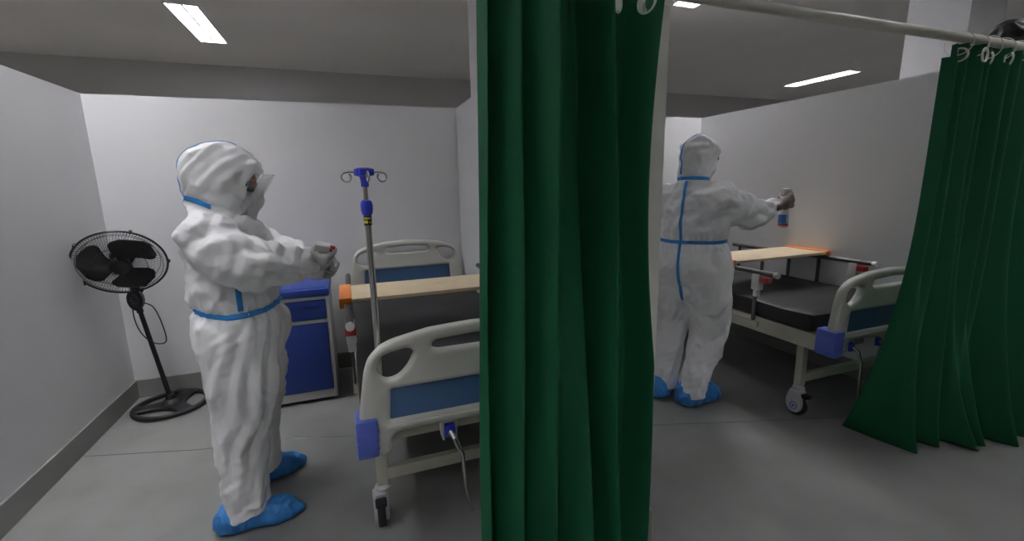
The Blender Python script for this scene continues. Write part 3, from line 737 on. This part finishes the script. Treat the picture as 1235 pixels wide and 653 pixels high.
b.faces.new([b.verts.new(p) for p in pl_]); obj('button_panel', b, M_dgrey, cb)
for k in range(4):
    c = cbz + Vector((0, 0, .030-.018*k)) + fv*.036 + lv*(.004*k-.006)
    b = B(); box(b, c.x-.010, c.x+.010, c.y-.005, c.y+.005, c.z-.005, c.z+.005, .002); obj('button', b, M_black, cb)
back = hc - ax*.10
b = B(); tube(b, [cbz+Vector((0, .0, .03)), cbz+Vector((0, .02, .10)), back + Vector((0, .01, -.05)), back], [.026, .024, .030, .034], 12); obj('neck', b, M_black, t)
b = B(); lathe(b, [(.0, -.142), (.025, -.140), (.046, -.128), (.056, -.09), (.058, -.02), (.045, -.005)], hc-ax*.03, ax, 24); obj('motor_housing', b, M_black, t)
R = .225
def cage(front):
    b = B(); s = 1 if front else -1; dep = .055 if front else .075
    nR = 90
    def P_(r, a):
        k = r/R; return hc + (U*math.cos(a)+V*math.sin(a))*r + ax*(s*dep*(1-k**2.6))
    for i in range(nR):
        a = 2*PI*i/nR; tube(b, [P_(r, a + (.25*(1-r/R) if front else 0)) for r in (.045, .09, .135, .18, .212, R)], .0011, 4, cap=False)
    for r in ((.055, .13, .205) if front else (.06, .19)): tube(b, [P_(r, 2*PI*k/48) for k in range(48)], .0017, 5, closed=True)
    return b
o = obj('front_grille', cage(True), M_black, t); o = obj('rear_grille', cage(False), M_black, t)
b = B(); torus(b, hc, ax, R+.001, .0062, 64, 8)
for k in range(5):
    a = 1.2+2*PI*k/5; c = hc+(U*math.cos(a)+V*math.sin(a))*(R+.006); lathe(b, [(.008, -.013), (.010, 0), (.008, .013)], c, ax, 8)
obj('rim', b, M_black, t)
BL0 = 67
b = B(); lathe(b, [(.052, .040), (.050, .052), (.030, .060), (0, .062)], hc, ax, 28); obj('cage_cap', b, M_black, t)
for k in range(3):
    b = B(); rows = []
    a0 = math.radians(BL0+120*k)
    for i in range(13):
        r = .030 + (.200-.030)*i/12; q = i/12
        wd = (.75+.62*math.sin(min(1, q*1.15)*PI*.62)) * (1 if q < .7 else math.sqrt(max(.02, 1-((q-.7)/.305)**2)))
        row = []
        for j in range(9):
            w_ = j/8-.5; a = a0 - .35*q + w_*wd*1.28
            row.append(b.verts.new(hc + (U*math.cos(a)+V*math.sin(a))*r + ax*(.010 + .038*w_*(1-.3*q) - .006*math.cos(w_*PI))))
        rows.append(row)
    for r0, r1 in zip(rows, rows[1:]):
        for j in range(8): b.faces.new((r0[j], r0[j+1], r1[j+1], r1[j]))
    o = obj('blade', b, M_blacksatin, t); md = o.modifiers.new('thick', 'SOLIDIFY'); md.thickness = .003
b = B(); lathe(b, [(.040, -.02), (.042, .015), (.036, .028), (0, .032)], hc, ax, 24); obj('blade_hub', b, M_blacksatin, t)
def bez(pts, n=10):
    out = []; pts = [Vector(p) for p in pts]
    for i in range(len(pts)-1):
        a, b_ = pts[max(i-1, 0)], pts[i]; c, d = pts[i+1], pts[min(i+2, len(pts)-1)]
        for k in range(n):
            s = k/n; out.append(.5*((2*b_)+(c-a)*s+(2*a-5*b_+4*c-d)*s*s+(3*b_-a-3*c+d)*s**3))
    return out+[pts[-1]]
b = B(); tube(b, bez([back+Vector((-.01, .0, -.03)), (-.105, -.02, .90), (-.112, -.02, .74), (-.108, -.03, .64), (-.085, -.03, .545), (-.03, -.03, .475), (.025, -.02, .46), (.045, -.02, .50), (.030, -.02, .62), (.0, -.02, .715), (-.05, -.02, .745)]), .0038, 8); obj('power_cord', b, M_black, t)

# ------------------------------------------------------------------ curtains
ROD_Y, ROD_Z = 1.25, 2.026
def plan(pts, n):
    """smooth curve through plan points, resampled evenly"""
    c = bez([(p[0], p[1], 0) for p in pts], 12); L = [0]
    for a, b_ in zip(c, c[1:]): L.append(L[-1]+(b_-a).length)
    return np.array([[np.interp(L[-1]*i/(n-1), L, [q[k] for q in c]) for k in (0, 1)] for i in range(n)])
def plan_keys(top, bot, n):
    """two plan curves with matching key points, sampled key to key so the folds keep together, corners rounded"""
    out = []
    for K in (top, bot):
        K = np.array(K, float); t = np.arange((len(K)-1)*n+1)/n
        c = np.stack([np.interp(t, np.arange(len(K)), K[:, k]) for k in (0, 1)], 1)
        w = int(n*.62)//2*2+1; ker = np.hanning(w+2)[1:-1]; ker /= ker.sum(); pad = w//2
        e = np.concatenate([2*c[0]-c[pad:0:-1], c, 2*c[-1]-c[-2:-pad-2:-1]])
        out.append(np.stack([np.convolve(e[:, k], ker, 'valid') for k in (0, 1)], 1))
    return out
def curtain(name, label, top, bot, zt, zb, holes, fold_pow=1.0, n=16, nv=210, hole_r=.0245, ztop_of=None, group='green cubicle curtains'):
    A, C = plan_keys(top, bot, n); nu = len(A)
    b = B(); G = []
    rs = np.random.RandomState(5)
    for j in range(nv):
        tt = (j/(nv-1))**1.7; k = tt**fold_pow
        row = []
        for i in range(nu):
            u = i/(nu-1)
            x, y = A[i]*(1-k) + C[i]*k
            z1 = zt if ztop_of is None else ztop_of(u)
            zbi = zb(u) if callable(zb) else zb
            z = z1*(1-tt)+zbi*tt
            x -= .062*max(0, u-.6)/.4*math.sin(PI*min(1, tt*1.75)) if zt == 1.998 and A[0, 0] < 1 else 0
            x += .006*math.sin(tt*7+u*21)*tt*(1-tt)*2; y += .008*math.sin(tt*9+u*33+1)*tt
            row.append(b.verts.new((x, y, z)))
        G.append(row)
    for j in range(nv-1):
        for i in range(nu-1):
            b.faces.new((G[j][i], G[j][i+1], G[j+1][i+1], G[j+1][i]))
    t = thing(name, label, 'curtain', (float(A[:, 0].mean()), ROD_Y, 0), 0, group)
    # eyelets: the cloth is cut away inside each ring
    kill = set(); rings = []
    for i, dz in holes:
        i = min(range(nu), key=lambda q: abs(A[q, 0]-i)+.15*max(0, A[q, 1]-1.2))
        j = min(range(nv), key=lambda jj: abs(G[jj][i].co.z-(G[0][i].co.z-dz))); c = G[j][i].co.copy()
        tu = (G[j][min(i+3, nu-1)].co-G[j][max(i-3, 0)].co).normalized(); nrm = tu.cross(Vector((0, 0, 1))).normalized()
        rings.append((c, nrm))
        for row in G[max(0, j-40):j+41]:
            for v in row:
                if (v.co-c).length < hole_r: kill.add(v)
    off = Vector(t.location)
    bmesh.ops.delete(b, geom=list(kill), context='VERTS')
    for v in b.verts: v.co -= off
    o = obj('fabric', b, M_curt, t, angle=80); md = o.modifiers.new('thick', 'SOLIDIFY'); md.thickness = .0025
    for c, nrm in rings:
        bb = B(); torus(bb, c-off, nrm, hole_r+.002, .0042, 24, 8); obj('eyelet', bb, M_ringp, t)
        # ring over the rod
        bb = B(); q = Vector((c.x, ROD_Y, ROD_Z-.024))-off; torus(bb, q, (1, .35, 0), .047, .0022, 28, 6); obj('rod_ring', bb, M_ringp, t)
    return t
def PX(x, Yp=1.25):  # x on the rod plane for the widths measured there
    return x
# middle curtain
def fold(px, y, x0, w, p0=575.): return (x0+(px-p0)*w, y)
mt = [fold(*k, .357, .00265) for k in ((575, .0), (581, -.035), (584, .03), (612, -.055), (617, .0), (642, -.085), (652, -.07), (686, .055), (694, .045), (706, -.065), (716, -.03), (742, .0), (748, .01), (768, -.075), (778, .03), (803, .045))]
mb = [fold(*k, .306, .00313) for k in ((575, .0), (581, -.03), (585, .04), (612, -.065), (617, .02), (648, -.06), (656, .02), (686, -.095), (700, .05), (718, -.08), (728, -.02), (742, .03), (750, .02), (766, -.04), (774, .02), (786, .04))]
mt = [(x, 1.195+y*1.4) for x, y in mt]; mb = [(x, 1.18+y*1.55) for x, y in mb]
curtain('curtain', 'tall green curtain bunched in the middle of the photo in front of the partition end', mt, mb, 1.998, .03, [(.418, .05), (.503, .05), (.752, .052), (.842, .052), (.905, .05)], .9)
# right curtain
RPOW = 3.2
rt_ = [(2.425, 1.27), (2.455, 1.225), (2.475, 1.27), (2.505, 1.215), (2.54, 1.28), (2.60, 1.20), (2.63, 1.29), (2.69, 1.225), (2.73, 1.29), (2.79, 1.20), (2.84, 1.29), (2.90, 1.21), (2.96, 1.29), (3.05, 1.21), (3.15, 1.28), (3.25, 1.22)]
rb_ = [(2.66, 1.62), (2.69, 1.44), (2.735, 1.255), (2.785, 1.41), (2.86, 1.36), (2.91, 1.255), (2.955, 1.36), (3.01, 1.285), (3.06, 1.155), (3.09, 1.30), (3.15, 1.165), (3.12, 1.36), (3.22, 1.28), (3.30, 1.10), (3.42, 1.20), (3.55, 1.06)]
curtain('curtain', 'green curtain gathered at the right edge, its hem trailing on the floor', rt_, rb_, 2.0, .006, [(2.49, .045), (2.60, .045), (2.70, .045), (2.80, .045), (2.93, .045), (3.1, .045)], RPOW,
        ztop_of=lambda u: 1.945 if u < .085 else 1.998)
b = B(); tube(b, [(-.2, ROD_Y, ROD_Z), (4.2, ROD_Y, ROD_Z)], .0195, 18)
o = obj('curtain_rod', b, M_pvc); tag(o, 'ivory curtain rod running across the top in front of the cubicles', 'curtain rod')

# ------------------------------------------------------------------ bundle on the right partition
def bf(P):
    d = ell(P, (0, 0, .10), (.075, .115, .105)); d = smin(d, ell(P, (.02, -.05, .05), (.07, .08, .06)), .03); d = smin(d, ell(P, (0, .07, .05), (.06, .07, .05)), .03)
    return smax(d, -(P[2]-.0), .004)
o, _, _ = sdf_obj('black_bundle', bf, (-.13, -.17, -.02), (.13, .19, .24), .007, M_bag, None, lambda v: np.where(v[:, 2] > .01, ridge(v*14)*.010, 0))
o.location = (3.51, 1.535, HP+.001); tag(o, 'rounded glossy black bundle on top of the right partition behind the rod', 'bundle')

# ------------------------------------------------------------------ ceiling lights
LBL = ['bright long ceiling light above the back of the left cubicle', 'ceiling light just right of the middle curtain top, cut off by the frame', 'far thin ceiling light seen edge on above the right wall', 'small glimpse of a far ceiling light at the right edge beside the black bundle']
for i, (lx, ly, st) in enumerate(LAMPS):
    t = thing('ceiling_light', LBL[i] if i < 4 else 'unseen ceiling light added out of frame to light the cubicles and hall', 'ceiling light', (lx, ly, CEIL), 0, 'recessed ceiling lights' if i < 4 else 'unseen ceiling lights')
    w, l = LW/2-.002, LL/2-.002
    b = B()
    for sx in (-1, 1):   # sloped reflector sides
        b.faces.new([b.verts.new(p) for p in ((sx*w, -l, -.004), (sx*w, l, -.004), (sx*(w-.03), l, .085), (sx*(w-.03), -l, .085))])
        b.faces.new([b.verts.new(p) for p in ((-w, sx*l, -.004), (w, sx*l, -.004), (w-.03, sx*l, .085), (-w+.03, sx*l, .085))])
    b.faces.new([b.verts.new(p) for p in ((-w, -l, .088), (w, -l, .088), (w, l, .088), (-w, l, .088))])
    for sx in (-1, 1): box(b, min(sx*w, sx*(w+.012)), max(sx*w, sx*(w+.012)), -l-.012, l+.012, -.010, 0)
    for sy in (-1, 1): box(b, -w, w, min(sy*l, sy*(l+.012)), max(sy*l, sy*(l+.012)), -.010, 0)
    obj('housing', b, M_lampbody, t, smooth=False)
    m = mat('fluorescent_glow_%d' % i, (.8, .8, .8), .5, emit=(LAMP_COL, st))
    for sx in (-1, 1):
        b = B(); box(b, sx*.055-.034, sx*.055+.034, -l+.02, l-.02, .062, .080); obj('tube_light', b, m, t)
    b = B(); 
    for k in range(13):
        y = -l + (k+.5)*2*l/13; box(b, -w+.012, w-.012, y-.004, y+.004, .002, .050)
    box(b, -.010, .010, -l, l, .0, .055)
    obj('louvre', b, M_lampbody, t, smooth=False)
